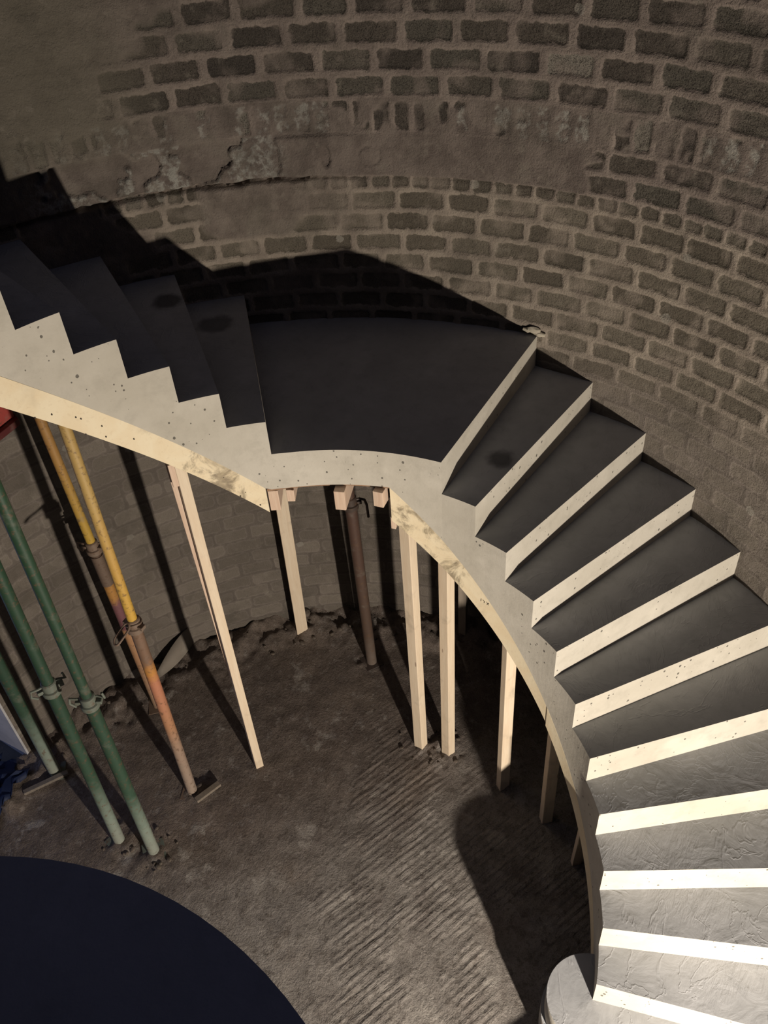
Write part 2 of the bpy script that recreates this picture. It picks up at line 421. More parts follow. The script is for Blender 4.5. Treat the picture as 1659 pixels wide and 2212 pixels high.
# ------------------------------------------------------------------ steel props
M_green = lambda nm, z1: mat_prop(nm, [(0, (.28, .30, .26)), (.10, (.21, .26, .22)), (.24, (.035, .075, .048)), (.5, (.025, .058, .036)), (1, (.02, .058, .03))], ZF, z1)
iron = mat_prop('rusty_iron', [(0, (.17, .12, .09)), (1, (.22, .16, .12))], ZF, 0)
iron_g = mat_prop('dusty_green_iron', [(0, (.12, .14, .12)), (1, (.15, .17, .14))], ZF, 0)
def prop(base, up, zc, ztop, ro, ri_, m_out, m_in, label, hang=200, style='loop', dm=iron, thread=None, mth=None):
    """base (x,y) at floor; up = (x,y,z) a point of the axis; zc collar height"""
    B = Vector((base[0], base[1], ZF)); U = Vector(up); d = (U-B).normalized()
    at = lambda z: B+d*((z-B.z)/d.z)
    root = thing('steel_prop', label, 'prop', tuple(B))
    def P(nm, bm, m, sm=True, bv=0):
        o = obj(nm, bm, m, None, sm, bv)
        if nm in ('lug', 'pin_handle', 'pin_ring'): o.parent = kids['collar']
        else: reparent(o, root); kids[nm] = o
        return o
    kids = {}
    bm = bmesh.new(); tube(bm, at(ZF+.006), at(zc), ro); P('outer_tube', bm, m_out)
    bm = bmesh.new(); tube(bm, at(zc-.05), at(ztop), ri_); P('inner_tube', bm, m_in)
    bm = bmesh.new(); M = Matrix.Rotation(R(hang+20), 3, 'Z'); box(bm, B+Vector((0, 0, .003)), (.12, .12, .006), M); P('base_plate', bm, dm, False, .002)
    bm = bmesh.new(); lathe(bm, at(zc-.045), d, [(0, ro+.001), (.002, ro+.011), (.03, ro+.012), (.034, ro+.004), (.075, ro+.003), (.08, ri_+.002)]); P('collar', bm, dm)
    a = R(hang); q = Vector((math.cos(a), math.sin(a), 0)); t = Vector((-math.sin(a), math.cos(a), 0)); c = at(zc+.012)
    for s in (1, -1):
        bm = bmesh.new(); box(bm, c+q*0+t*s*(ro+.016)-Vector((0, 0, .02)), (.03, .026, .02), Matrix.Rotation(a, 3, 'Z')); P('lug', bm, dm, False, .003)
    if style == 'loop':
        pts = []; L = .085; w = .019
        cc = c+q*(ro+.012+L/2)
        for i in range(20):
            th = 2*math.pi*i/20
            sx = math.copysign(abs(math.cos(th))**.5, math.cos(th))
            pts.append(cc+q*(sx*(L/2+.01))+t*(math.sin(th)*w)+Vector((0, 0, -.02*math.cos(th))))
        bm = bmesh.new(); path_tube(bm, pts, .0055, 8, True); P('pin_handle', bm, dm)
        pts = [c+(q*math.cos(x)+t*math.sin(x))*(ri_+.012)+Vector((0, 0, .006*math.sin(2*x))) for x in [2*math.pi*i/24 for i in range(24)]]
        bm = bmesh.new(); path_tube(bm, pts, .006, 8, True); P('pin_ring', bm, dm)
    elif style == 'hook':
        pts = [c-t*(ro+.035), c-t*(ro+.02)+q*.01, c+t*(ro+.02), c+t*(ro+.045)+Vector((0, 0, -.012)), c+t*(ro+.055)+Vector((0, 0, -.05)), c+t*(ro+.058)+Vector((0, 0, -.14))]
        bm = bmesh.new(); path_tube(bm, pts, .0075, 8); P('pin_handle', bm, dm)
    else:
        pts = [c-t*(ro+.04)+Vector((0, 0, .035)), c-t*(ro+.045), c-t*(ro+.01)+q*.012, c+t*(ro+.02), c+t*(ro+.05)+Vector((0, 0, .005)), c+t*(ro+.058)+Vector((0, 0, -.03)), c+t*(ro+.035)+Vector((0, 0, -.055))]
        bm = bmesh.new(); path_tube(bm, pts, .006, 8); P('pin_handle', bm, dm)
    if thread:
        bm = bmesh.new(); prof = []; n = int((thread[1]-thread[0])/.009)
        for i in range(n):
            prof += [(i*.009, ro+.001), (i*.009+.0045, ro+.0045)]
        lathe(bm, at(thread[0]), d, prof, 18); P('screw_thread', bm, mth or dm)
    bm = bmesh.new(); box(bm, at(ztop)+Vector((0, 0, -.003)), (.12, .12, .006), Matrix.Rotation(a, 3, 'Z')); P('head_plate', bm, dm, False, .002)
    return root
yel = (.60, .36, .07); ora = (.42, .20, .08); gry = (.30, .24, .20)
m_y_in = mat_prop('yellow_tube_paint', [(0, (.62, .38, .06)), (.35, (.56, .34, .09)), (.7, (.50, .34, .12)), (1, (.46, .31, .11))], -.8, .3)
m_y_out = mat_prop('orange_tube_paint', [(0, (.34, .27, .22)), (.3, (.34, .24, .18)), (.45, (.42, .22, .12)), (.7, (.48, .20, .12)), (.76, (.52, .24, .06)), (.83, (.20, .12, .08)), (1, (.20, .13, .09))], ZF, -.8)
prop((.400, 1.222), (.434, 1.200, .265), -.80, sz(.43, 1.2), .029, .0235, m_y_out, m_y_in, 'yellow and orange steel prop with a looped pin handle', hang=182)
m_r_out = mat_prop('patchy_tube_paint', [(0, (.36, .24, .16)), (.35, (.40, .22, .12)), (.52, (.44, .24, .12)), (.54, (.17, .07, .08)), (.68, (.20, .09, .10)), (.72, (.44, .22, .06)), (.78, (.44, .22, .06)), (.82, (.10, .06, .04)), (1, (.10, .06, .04))], ZF, -.83)
m_r_in = mat_prop('faded_yellow_paint', [(0, (.55, .36, .06)), (.5, (.40, .22, .07)), (1, (.30, .16, .06))], -.83, .4)
prop((.785, 1.790), (.762, 1.806, -.316), -.845, sz(.75, 1.81), .029, .0235, m_r_out, m_r_in, 'rusty orange and purple steel prop standing behind the yellow one', hang=20, style='clip', thread=(-1.13, -.9))
prop((.014, 1.188), (.053, 1.165, .283), -.90, sz(.05, 1.165), .031, .0245, M_green('green_paint_a', .4), M_green('green_paint_b', .4), 'green steel prop with a pale cement-covered foot, nearest the viewer', hang=30, style='clip', dm=iron_g)
prop((-.023, 1.404), (.030, 1.378, -.182), -.895, sz(.04, 1.375), .031, .027, M_green('green_paint_c', .4), M_green('green_paint_d', .4), 'green steel prop with a yellow paint spot, middle of the three green props', hang=60, style='clip', dm=iron_g)
prop((.135, 2.041), (.150, 2.034, -1.267), -.60, sz(.15, 2.03), .034, .027, M_green('green_paint_e', .4), M_green('green_paint_f', .4), 'dark green steel prop by the wall end, leftmost of the green props', hang=20, style='clip', dm=iron_g)
m_d = mat_prop('dark_rust', [(0, (.15, .12, .10)), (.15, (.09, .060, .045)), (.6, (.09, .052, .04)), (1, (.06, .042, .035))], ZF, -.2)
prop((1.672, .745), (1.658, .765, -.761), -.87, -.2035, .033, .029, m_d, m_d, 'dark rusty brown steel prop with a bent rod handle under the landing', hang=215, style='hook', dm=mat_prop('black_iron', [(0, (.06, .045, .04)), (1, (.07, .05, .04))], ZF, 0))
# yellow paint spot on the middle green prop
# ------------------------------------------------------------------ walls
def wall_material():
    t = NT('old_brickwork'); g = t.n('ShaderNodeNewGeometry'); pos = g.outputs['Position']
    uv = t.n('ShaderNodeUVMap'); u = uv.outputs[0]
    sd = t.attr('brick_dist'); rnd = t.attr('brick_rnd'); pla = t.attr('plaster'); lit = t.attr('pale'); con = t.attr('contrast'); rgh = t.attr('crumble')
    n_e = t.noise(pos, 28, 5, .65); n_f = t.noise(pos, 110, 4, .65); n_m = t.noise(pos, 9, 5, .6); n_l = t.noise(pos, 1.6, 3, .5)
    sdn = t.math('ADD', sd, t.math('ADD', t.math('MULTIPLY', t.math('SUBTRACT', n_e, .5), .034), t.math('MULTIPLY', t.math('SUBTRACT', t.noise(pos, 11, 3), .5), .03)))
    bm_ = t.rng(sdn, -.003, .003)
    bm_ = t.math('MULTIPLY', bm_, t.math('SUBTRACT', 1.0, t.math('MULTIPLY', t.rng(t.noise(pos, 6, 3, .5), .50, .66), .60)))
    bm_ = t.math('MULTIPLY', bm_, t.math('SUBTRACT', 1.0, pla))
    br = t.ramp(rnd, [(0, (.062, .054, .047)), (.25, (.082, .070, .060)), (.5, (.098, .084, .070)), (.75, (.105, .096, .080)), (1, (.130, .115, .096))])
    br = t.mix(t.math('MULTIPLY', lit, .75), br, (.30, .275, .235))
    br = t.mix(t.math('MULTIPLY', t.rng(n_f, .45, .7), .45), br, (.03, .026, .022))
    n_g = t.noise(pos, 230, 2, .6)
    br = t.mix(t.math('MULTIPLY', t.rng(n_g, .56, .64), .7), br, (.018, .016, .014))
    br = t.mix(t.math('MULTIPLY', t.rng(n_g, .40, .32), .3), br, (.26, .24, .20))
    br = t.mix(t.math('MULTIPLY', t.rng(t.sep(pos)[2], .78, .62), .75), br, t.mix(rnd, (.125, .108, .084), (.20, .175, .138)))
    br = t.mix(t.math('MULTIPLY', t.rng(n_g, .55, .63), .55), br, (.03, .026, .022))
    mo = t.mix(t.rng(n_m, .3, .7), (.205, .170, .150), (.285, .240, .208))
    mo = t.mix(t.math('MULTIPLY', t.rng(n_f, .5, .7), .35), mo, (.07, .057, .047))
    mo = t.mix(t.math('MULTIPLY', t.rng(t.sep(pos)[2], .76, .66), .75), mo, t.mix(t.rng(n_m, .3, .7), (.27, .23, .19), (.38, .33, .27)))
    flat = t.mix(t.rng(rnd, 0, 1), (.16, .139, .123), (.23, .20, .176))
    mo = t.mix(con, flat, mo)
    c = t.mix(t.math('MULTIPLY', bm_, t.math('ADD', t.math('MULTIPLY', con, .6), .4)), mo, br)
    jn = t.math('MULTIPLY', t.math('MULTIPLY', t.rng(sdn, -.002, -.012), t.math('SUBTRACT', 1.0, con)), .45)
    c = t.mix(jn, c, (.07, .058, .048))
    pc = t.mix(t.rng(n_m, .35, .65), (.135, .111, .098), (.20, .168, .147))
    pc = t.mix(t.math('MULTIPLY', t.rng(t.noise(pos, 5, 4), .52, .66), .6), pc, (.215, .19, .16))
    pc = t.mix(t.math('MULTIPLY', rgh, t.rng(n_e, .42, .62)), pc, (.36, .355, .32))
    c = t.mix(t.math('MULTIPLY', pla, .92), c, pc)
    # greenish damp smear to the upper left
    az = t.math('ARCTAN2', t.sep(pos)[1], t.sep(pos)[0])
    sm = t.math('MULTIPLY', t.rng(az, R(38), R(52)), t.rng(t.math('ADD', t.sep(pos)[2], t.math('MULTIPLY', n_l, .4)), .95, 1.25))
    c = t.mix(t.math('MULTIPLY', sm, .8), c, t.mix(n_m, (.115, .104, .080), (.19, .172, .135)))
    # white splashes of mortar
    vo = t.voro(pos, 7.0); sp = t.math('LESS_THAN', t.math('ADD', vo.outputs['Distance'], t.math('MULTIPLY', n_e, .22)), t.math('MULTIPLY', t.math('GREATER_THAN', t.sep(vo.outputs['Color'])[2], .90), .27))
    c = t.mix(t.math('MULTIPLY', sp, .6), c, (.32, .30, .26))
    c = t.mix(t.math('MULTIPLY', t.rng(t.noise(pos, 3.4, 6, .65), .48, .68), .40), c, (.075, .068, .055))
    c = t.mix(t.math('MULTIPLY', t.rng(t.noise(pos, 13, 5, .7), .56, .70), .30), c, (.30, .27, .225))
    h = t.math('ADD', t.math('ADD', t.math('MULTIPLY', n_f, .7), t.math('MULTIPLY', n_e, .7)), t.math('MULTIPLY', n_g, .3))
    nb = t.bump(h, .8, .012)
    h2 = t.math('SUBTRACT', t.math('MULTIPLY', bm_, .15), 0.0)
    h2 = t.math('MULTIPLY', t.rng(sdn, -.012, .006), t.math('SUBTRACT', 1.0, pla))
    nb = t.bump(t.math('SUBTRACT', 1.0, t.math('MULTIPLY', h2, t.math('ADD', .3, t.math('MULTIPLY', con, .7)))), .5, .006, nb)
    return t.done(c, nb, .95)
WM = wall_material()

def brick_field(U, Z):
    """U arc metres, Z height -> distance to brick edge (inside +), rnd, plaster, pale, contrast, crumble, radial displacement"""
    az = U/RW; azd = np.degrees(az)
    wu = (fbm(U, Z, .5, 3, 3)-.5)*.03; wz = (fbm(U+9, Z, .6, 5, 3)-.5)*.022
    u = U+wu; z = Z+wz
    sd = np.full(U.shape, -1.0); rnd = np.zeros(U.shape); kind = np.zeros(U.shape, int)
    zt = [( .664, -9.0, .101, .222, .030, .032, 0), (.732, .664, .068, .095, .020, .020, 1), (.925, .732, .0965, .235, .028, .034, 2), (1.069, .925, .144, .088, .018, .028, 3), (9, 1.069, .104, .236, .031, .040, 4)]
    for top, bot, ph, pl, jz, ju, kd in zt:
        m = (z < top) & (z >= bot)
        if kd == 4: row = np.floor((z-1.069)/ph); vz = (z-1.069)/ph-row
        else: row = np.floor((top-z)/ph); vz = 1-((top-z)/ph-row)
        jit = hash1(row, kd*3.0+row*0, 1.7)*.10
        x = (u+(row % 2)*pl*.5+jit)/pl; cell = np.floor(x)
        # uneven widths
        wv = (hash1(cell, row, 2.2)-.5)*.22; wv1 = (hash1(cell+1, row, 2.2)-.5)*.22
        fx = x-cell
        left = wv*1.0*.5; right = 1+wv1*.5
        dl = (fx-left)*pl-ju/2; dr = (right-fx)*pl-ju/2
        cell2 = cell.copy()
        db = vz*ph-jz/2; dt = (1-vz)*ph-jz/2
        s = np.minimum(np.minimum(dl, dr), np.minimum(db, dt))
        # rounded corners
        cxn = np.minimum(dl, dr); cyn = np.minimum(db, dt); rc = .012
        corner = (cxn < rc) & (cyn < rc)
        s = np.where(corner, rc-np.hypot(rc-cxn, rc-cyn), s)
        rr = hash1(cell2, row+kd*50, 5.1)
        sd = np.where(m, s, sd); rnd = np.where(m, rr, rnd); kind = np.where(m, kd, kind)
    pale = ((hash1(np.floor(rnd*9999), rnd*0+2, 9.9) > .95)).astype(float)
    # header and soldier courses: some faces broken and pale
    sol = (kind == 3)
    pale = np.where(sol & (rnd > .62), .55, pale)
    # rendered band left of azimuth -5
    edge = -5+(fbm(U*0+Z, Z, .08, 21, 2)-.5)*5
    bb = ((kind == 2) & (azd > edge)).astype(float)
    soft = np.clip((Z-.728+ (fbm(U, Z, .12, 31, 3)-.5)*.015)/.006, 0, 1)*np.clip((.93+(fbm(U, Z, .2, 33, 3)-.5)*.03-Z)/.01, 0, 1)*np.clip((azd-edge)/.4, 0, 1)
    pla = soft
    # crumbling plaster / exposed grey in the left of the band
    cr = np.clip((azd-29)/3, 0, 1)*np.clip((60-azd)/4, 0, 1)*soft
    n = fbm(U, Z, .13, 41, 4)
    crumble = cr*np.clip((fbm(U, Z, .22, 43, 5)-.42)/.03, 0, 1)
    low_left = np.clip((Z-.72)/.05, 0, 1)*0
    # smeared mortar coat over part of the lower left courses and the soldiers
    sm = np.clip((fbm(U, Z, .35, 51, 3)-.44)/.06, 0, 1)*np.clip((azd-20)/10, 0, 1)*np.clip((.74-Z)/.03, 0, 1)*np.clip((Z-.1)/.2, 0, 1)*.8
    sm = np.maximum(sm, np.clip((fbm(U, Z, .45, 53, 4)-.52+.012*(azd-34))/.05, 0, 1)*(Z > 1.06)*.85)
    pla = np.maximum(pla, sm)
    pla = np.maximum(pla, np.where(sol, np.clip((fbm(U, Z, .1, 61, 3)-.34)/.08, 0, 1)*.85, 0))
    crumble = np.maximum(crumble, np.where(sol, np.clip((rnd-.42)/.05, 0, 1)*np.clip((sd+(fbm(U, Z, .03, 66, 3)-.55)*.05)/.006, 0, 1)*.9, 0))
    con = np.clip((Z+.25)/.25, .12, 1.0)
    # displacement towards the axis (positive = proud)
    disp = -.006*np.clip((sd+.002)/.006, 0, 1)*(1-pla)*con
    disp += (fbm(U, Z, .25, 71, 4)-.5)*.014+(fbm(U, Z, .03, 75, 2)-.5)*.004
    band = np.clip((Z-.726-(fbm(U, U*0, .07, 81, 3)-.5)*.018*np.clip((azd-10)/8, .25, 1))/.004, 0, 1)
    disp += .013*band*np.clip((azd+12)/6, 0, 1)
    # gap under the band
    gz = .724+(fbm(U, U*0, .07, 81, 3)-.5)*.018*np.clip((azd-10)/8, .25, 1)
    gap = np.exp(-((Z-gz)/(.006+.004*np.clip((azd-24)/6, 0, 1)))**2)*np.clip((azd+8)/4, 0, 1)*(0.35+.65*np.clip((azd-20)/5, 0, 1)); disp -= (.022+.02*np.clip((azd-24)/6, 0, 1))*gap
    # holes where render came away
    hole = cr*np.clip((fbm(U, Z, .17, 91, 4)-.56)/.012, 0, 1); disp -= .024*hole; crumble = crumble*(1-hole)
    disp -= crumble*.006*fbm(U, Z, .02, 95, 2)
    # raised slab of render right of the break (29.5 deg) with a stepped top edge
    slab = np.clip((30.3-azd+(fbm(Z, Z, .05, 97, 2)-.5)*1.2)/.25, 0, 1)*np.clip((azd-20.5)/4, 0, 1)*np.clip((.917-Z)/.004, 0, 1)*np.clip((Z-.735)/.006, 0, 1)
    disp += .012*slab
    for (a, zc, ra, rz) in ((24.8, .822, .55, .050), (19.8, .82, 1.5, .05)):
        q = np.hypot((azd-a)/ra, (Z-zc)/rz); disp -= (.016 if ra < 1 else .005)*np.clip((1.0-q)/.12, 0, 1)*(q < 1 if ra < 1 else (q > .75))
    return sd, rnd, pla, pale, con, crumble, disp

def make_wall(name, az0, az1, z0, z1, fine=None, thick=.22, reveal=True):
    if fine:
        fa0, fa1, fz0, fz1, st = fine
        A = np.unique(np.concatenate([np.arange(az0, fa0, 3.0), np.arange(fa0, fa1, math.degrees(st/RW)), np.arange(fa1, az1, 3.0), [az1]]))
        Z = np.unique(np.concatenate([np.arange(z0, fz0, .08), np.arange(fz0, fz1, st), np.arange(fz1, z1, .08), [z1]]))
    else:
        A = np.append(np.arange(az0, az1, 1.5), az1); Z = np.append(np.arange(z0, z1, .05), z1)
    AZ, ZZ = np.meshgrid(np.radians(A), Z)
    sd, rnd, pla, pale, con, cru, disp = brick_field(AZ*RW, ZZ)
    r = RW-disp
    nz, na = AZ.shape
    inner = np.stack([r*np.cos(AZ), r*np.sin(AZ), ZZ], -1).reshape(-1, 3)
    # boundary skirt to give real thickness: outer shell coarse grid shares nothing
    idx = np.arange(nz*na).reshape(nz, na)
    q = np.stack([idx[:-1, 1:], idx[:-1, :-1], idx[1:, :-1], idx[1:, 1:]], -1).reshape(-1, 4)
    ring = np.concatenate([idx[0, :], idx[1:, -1], idx[-1, -2::-1], idx[-2:0:-1, 0]])
    pr = inner[ring]; rr = np.hypot(pr[:, 0], pr[:, 1]); sc = ((RW+thick)/rr)[:, None]
    outer = np.concatenate([pr[:, :2]*sc, pr[:, 2:]], 1)
    n0 = len(inner); m = len(ring); oi = np.arange(m)+n0; nx = np.roll(np.arange(m), -1)
    q2 = np.stack([ring, ring[nx], oi[nx], oi], -1)
    verts = np.concatenate([inner, outer]); faces = np.concatenate([q, q2])
    me = bpy.data.meshes.new(name); me.vertices.add(len(verts)); me.vertices.foreach_set('co', verts.astype(np.float32).ravel())
    me.loops.add(faces.size); me.loops.foreach_set('vertex_index', faces.astype(np.int32).ravel())
    me.polygons.add(len(faces)); me.polygons.foreach_set('loop_start', np.arange(0, faces.size, 4, dtype=np.int32)); me.polygons.foreach_set('loop_total', np.full(len(faces), 4, dtype=np.int32))
    me.update(calc_edges=True); me.validate()
    for nm, arr in (('brick_dist', sd), ('brick_rnd', rnd), ('plaster', pla), ('pale', pale), ('contrast', con), ('crumble', cru)):
        a = me.attributes.new(nm, 'FLOAT', 'POINT'); v = np.concatenate([arr.ravel(), arr.ravel()[ring]]).astype(np.float32); a.data.foreach_set('value', v)
    me.polygons.foreach_set('use_smooth', np.concatenate([np.ones(len(q), bool), np.zeros(len(q2), bool)]))
    # outer back face
    o = link(name, me, WM); struct(o); return o
DOOR0 = 86.2
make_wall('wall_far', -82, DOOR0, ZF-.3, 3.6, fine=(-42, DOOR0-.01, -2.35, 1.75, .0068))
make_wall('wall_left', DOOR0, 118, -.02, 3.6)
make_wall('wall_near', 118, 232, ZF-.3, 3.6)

# ------------------------------------------------------------------ floor
def make_floor():
    t = NT('rough_concrete_floor'); g = t.n('ShaderNodeNewGeometry'); pos = g.outputs['Position']
    s = t.sep(pos)
    n1 = t.noise(pos, 1.7, 5, .6); n2 = t.noise(pos, 9, 6, .65); n3 = t.noise(pos, 60, 5, .7); n4 = t.noise(pos, 24, 4, .7)
    # dirt to the far side, bare concrete to the near side
    dline = t.math('ADD', t.math('ADD', t.math('MULTIPLY', s[0], .60), t.math('MULTIPLY', s[1], .80)), t.math('MULTIPLY', t.math('SUBTRACT', n1, .5), 1.6))
    dl = t.rng(dline, .15, 1.15)
    bare = t.mix(t.rng(n2, .3, .7), (.22, .20, .182), (.34, .315, .29))
    dirt = t.mix(t.rng(n2, .3, .7), (.13, .104, .090), (.21, .172, .148))
    c = t.mix(dl, bare, dirt)
    c = t.mix(t.math('MULTIPLY', t.rng(n4, .5, .68), .55), c, (.07, .055, .044))
    c = t.mix(t.math('MULTIPLY', t.rng(n1, .52, .66), .25), c, (.30, .24, .19))
    c = t.mix(t.math('MULTIPLY', t.rng(t.noise(pos, 5, 5), .60, .68), .5), c, (.50, .47, .43))
    c = t.mix(t.math('MULTIPLY', t.rng(t.noise(pos, 4.2, 6, .7), .52, .66), .45), c, (.13, .105, .095))
    c = t.mix(t.math('MULTIPLY', t.rng(t.noise(pos, 16, 5, .75), .54, .66), .40), c, (.40, .37, .345))
    # brushed ridges
    tc = t.n('ShaderNodeMapping'); tc.inputs['Rotation'].default_value = (0, 0, R(24)); t.L(pos, tc.inputs['Vector'])
    def strch(sx, sy, det, rough):
        mp = t.n('ShaderNodeMapping'); mp.inputs['Scale'].default_value = (sx, sy, 1); t.L(tc.outputs[0], mp.inputs['Vector'])
        return t.noise(mp.outputs[0], 1.0, det, rough, .25)
    wv = t.n('ShaderNodeTexWave'); wv.wave_type = 'BANDS'; wv.bands_direction = 'Y'; wv.inputs['Scale'].default_value = 8.6; wv.inputs['Distortion'].default_value = 1.6
    wv.inputs['Detail'].default_value = 4; wv.inputs['Detail Scale'].default_value = 3.5; wv.inputs['Detail Roughness'].default_value = .7; t.L(tc.outputs[0], wv.inputs['Vector'])
    stk = t.math('ADD', t.math('MULTIPLY', strch(5, 46, 4, .65), 1.3), t.math('MULTIPLY', wv.outputs['Fac'], .42))
    rm = t.math('MULTIPLY', t.rng(t.math('ADD', t.math('SUBTRACT', t.math('MULTIPLY', s[0], .35), s[1]), t.math('MULTIPLY', n1, .6)), -.15, .45), t.rng(s[0], 1.6, 1.0))
    rm = t.math('MULTIPLY', rm, t.rng(t.noise(pos, 3.2, 3), .36, .60))
    wr = t.math('MULTIPLY', stk, rm)
    n5 = t.noise(pos, 150, 3, .7)
    h = t.math('ADD', t.math('ADD', t.math('MULTIPLY', n3, .5), t.math('MULTIPLY', n4, .35)), t.math('MULTIPLY', n5, .25))
    nb = t.bump(h, .9, .016)
    c = t.mix(t.math('MULTIPLY', t.rng(n5, .5, .66), .45), c, (.05, .042, .036))
    c = t.mix(t.math('MULTIPLY', t.rng(n5, .40, .3), .35), c, (.42, .38, .34))
    nb = t.bump(t.math('MULTIPLY', wr, t.rng(n2, .15, .6)), .85, .013, nb)
    c = t.mix(t.math('MULTIPLY', t.math('SUBTRACT', rm, wr), .04), c, (.16, .14, .12))
    mat = t.done(c, nb, .95)
    st = .016; xs = np.arange(-2.35, 2.36, st); X, Y = np.meshgrid(xs, xs); rr = np.hypot(X, Y)
    Zh = (fbm(X, Y, .5, 101, 4)-.5)*.022+(fbm(X, Y, .08, 103, 3)-.5)*.010
    edge = np.clip((rr-(1.98+(fbm(X, Y, .3, 105, 3)-.5)*.35))/.2, 0, 1)
    Zh += edge*(.035+(fbm(X, Y, .10, 107, 4)-.5)*.15)*(X > -.2)
    for (px, py) in ((1.25, .18), (1.285, .02), (1.22, -.35), (.40, 1.22), (0, 1.19), (-.02, 1.40), (1.67, .75), (1.69, 1.28)):
        d = np.hypot(X-px, Y-py); Zh += np.exp(-(d/.11)**2)*(.004+(fbm(X, Y, .05, 109, 3)-.45)*.05)
    nz = len(xs); verts = np.stack([X, Y, ZF+Zh], -1).reshape(-1, 3); idx = np.arange(nz*nz).reshape(nz, nz)
    q = np.stack([idx[:-1, :-1], idx[:-1, 1:], idx[1:, 1:], idx[1:, :-1]], -1).reshape(-1, 4)
    cen = verts[q].mean(1); q = q[np.hypot(cen[:, 0], cen[:, 1]) < 2.30]
    me = bpy.data.meshes.new('floor'); me.from_pydata(verts.tolist(), [], q.tolist()); me.update()
    bm = bmesh.new(); bm.from_mesh(me); bmesh.ops.delete(bm, geom=[v for v in bm.verts if not v.link_faces], context='VERTS'); bm.to_mesh(me); bm.free()
    for p in me.polygons: p.use_smooth = True
    struct(link('floor', me, mat)); return mat, Zh
FM, FH = make_floor()
def fz(x, y):
    i = int(round((y+2.35)/.016)); j = int(round((x+2.35)/.016)); return ZF+float(FH[i, j])
bm = bmesh.new()
po = [(2.28*math.cos(R(a)), 2.28*math.sin(R(a))) for a in range(84, 121, 3)]
prism(bm, po[::-1]+[(po[0][0]+.3, 4.2), (po[-1][0]-1.0, 4.2)] if False else po+[(po[-1][0]-.8, 4.2), (po[0][0]+.8, 4.2)], ZF-.2, ZF-.03)
dk = mat_concrete('outside_ground_mat', (.12, .12, .12), (.08, .08, .08), pits=False)
struct(obj('floor_outside', bm, dk))

# doorway end: pale painted reveal, red steel lintel, blue sheet in place of daylight
bm = bmesh.new(); a = R(DOOR0)
for (r0, r1, z0, z1) in ((2.262, 2.62, ZF-.1, -.06),):
    c, s = math.cos(a), math.sin(a); n = (-s, c)
    poly = [(r0*c, r0*s), (r1*c, r1*s), (r1*c+n[0]*.012, r1*s+n[1]*.012), (r0*c+n[0]*.012, r0*s+n[1]*.012)]
    prism(bm, poly, z0, z1)
jm = mat_concrete('painted_reveal', (.50, .50, .52), (.38, .38, .40), pits=False)
struct(obj('door_1', bm, jm))
red = mat_prop('red_paint', [(0, (.35, .06, .05)), (1, (.42, .07, .06))], -1, 1)
root = thing('steel_lintel', 'dull red steel beam over the doorway at the left edge, below the yellow strip', 'beam', (0, 2.2, -.15))
def seg(a0, a1, r0, r1, z0, z1, nm, m):
    bm = bmesh.new(); p0 = pt(r0, R(a0), 0); p1 = pt(r0, R(a1), 0); p2 = pt(r1, R(a1), 0); p3 = pt(r1, R(a0), 0)
    prism(bm, [(p.x, p.y) for p in (p0, p1, p2, p3)], z0, z1); return reparent(obj(nm, bm, m, None, False, .003), root)
seg(68.6, 119, 2.235, 2.30, -.13, .02, 'web', red); seg(68.4, 119, 2.205, 2.30, -.165, -.13, 'flange', mat_prop('shaded_red_paint', [(0, (.10, .02, .02)), (1, (.10, .02, .02))], -1, 1))  # flange coloured darker to paint in the shade along the beam's lower edge
# added blue sheet, its colour stands in for daylight on the ground
bm = bmesh.new(); n = 14; g = []
for i in range(n):
    row = []
    for j in range(n):
        x = -.42+.47*i/(n-1)+.03*math.sin(j*1.1); y = 2.06+.26*j/(n-1)+.10*(i/(n-1))+.02*math.sin(i*1.4)
        row.append(bm.verts.new((x, y, fz(x, min(y, 2.25))+.022+.012*math.sin(i*2.1+j*.6)+.008*math.sin(j*2.7))))
    g.append(row)
for i in range(n-1):
    for j in range(n-1): bm.faces.new((g[i][j], g[i+1][j], g[i+1][j+1], g[i][j+1]))
o = obj('daylight_sheet', bm, NT('daylight_blue').done((.010, .018, .055), None, .6), None, True)
sm_ = o.modifiers.new('thickness', 'SOLIDIFY'); sm_.thickness = .003
tag(o, 'dark blue sheet standing in for a patch of daylight on the ground at the left edge by the doorway', 'sheet')

# ------------------------------------------------------------------ loose things
def stone(x, y, s, z=None, mat=None, seed=0, flat=.6):
    rs = random.Random(seed); bm = bmesh.new(); bmesh.ops.create_icosphere(bm, subdivisions=2, radius=1)
    ax = Vector((rs.uniform(.7, 1.3), rs.uniform(.6, 1.0), rs.uniform(.5, .8)*flat/.6))
    k = [Vector((rs.uniform(-1, 1), rs.uniform(-1, 1), rs.uniform(-1, 1))).normalized() for _ in range(9)]
    for v in bm.verts:
        d = v.co.normalized(); m = min(1.0, min(.62+rs.uniform(0, .02)+.0 if d.dot(q) > .8 else 1.0 for q in k)); v.co = Vector((d.x*ax.x, d.y*ax.y, d.z*ax.z))*s*(.8+.2*m)
    me = bpy.data.meshes.new('stone'); bm.to_mesh(me); bm.free()
    return me
rub = mat_concrete('rubble_mat', (.17, .14, .115), (.10, .082, .068), pits=False)
protos = [stone(0, 0, 1.0, seed=i) for i in range(5)]
for m_ in protos: m_.materials.append(rub)
def put_stone(x, y, s, label, group):
    o = bpy.data.objects.new('rubble_stone', random.choice(protos)); COL.objects.link(o)
    o.location = (x, y, fz(x, y)+s*.25); o.scale = (s, s, s); o.rotation_euler = (random.uniform(-.3, .3), random.uniform(-.3, .3), random.uniform(0, 6))
    return tag(o, label, 'stone', group)
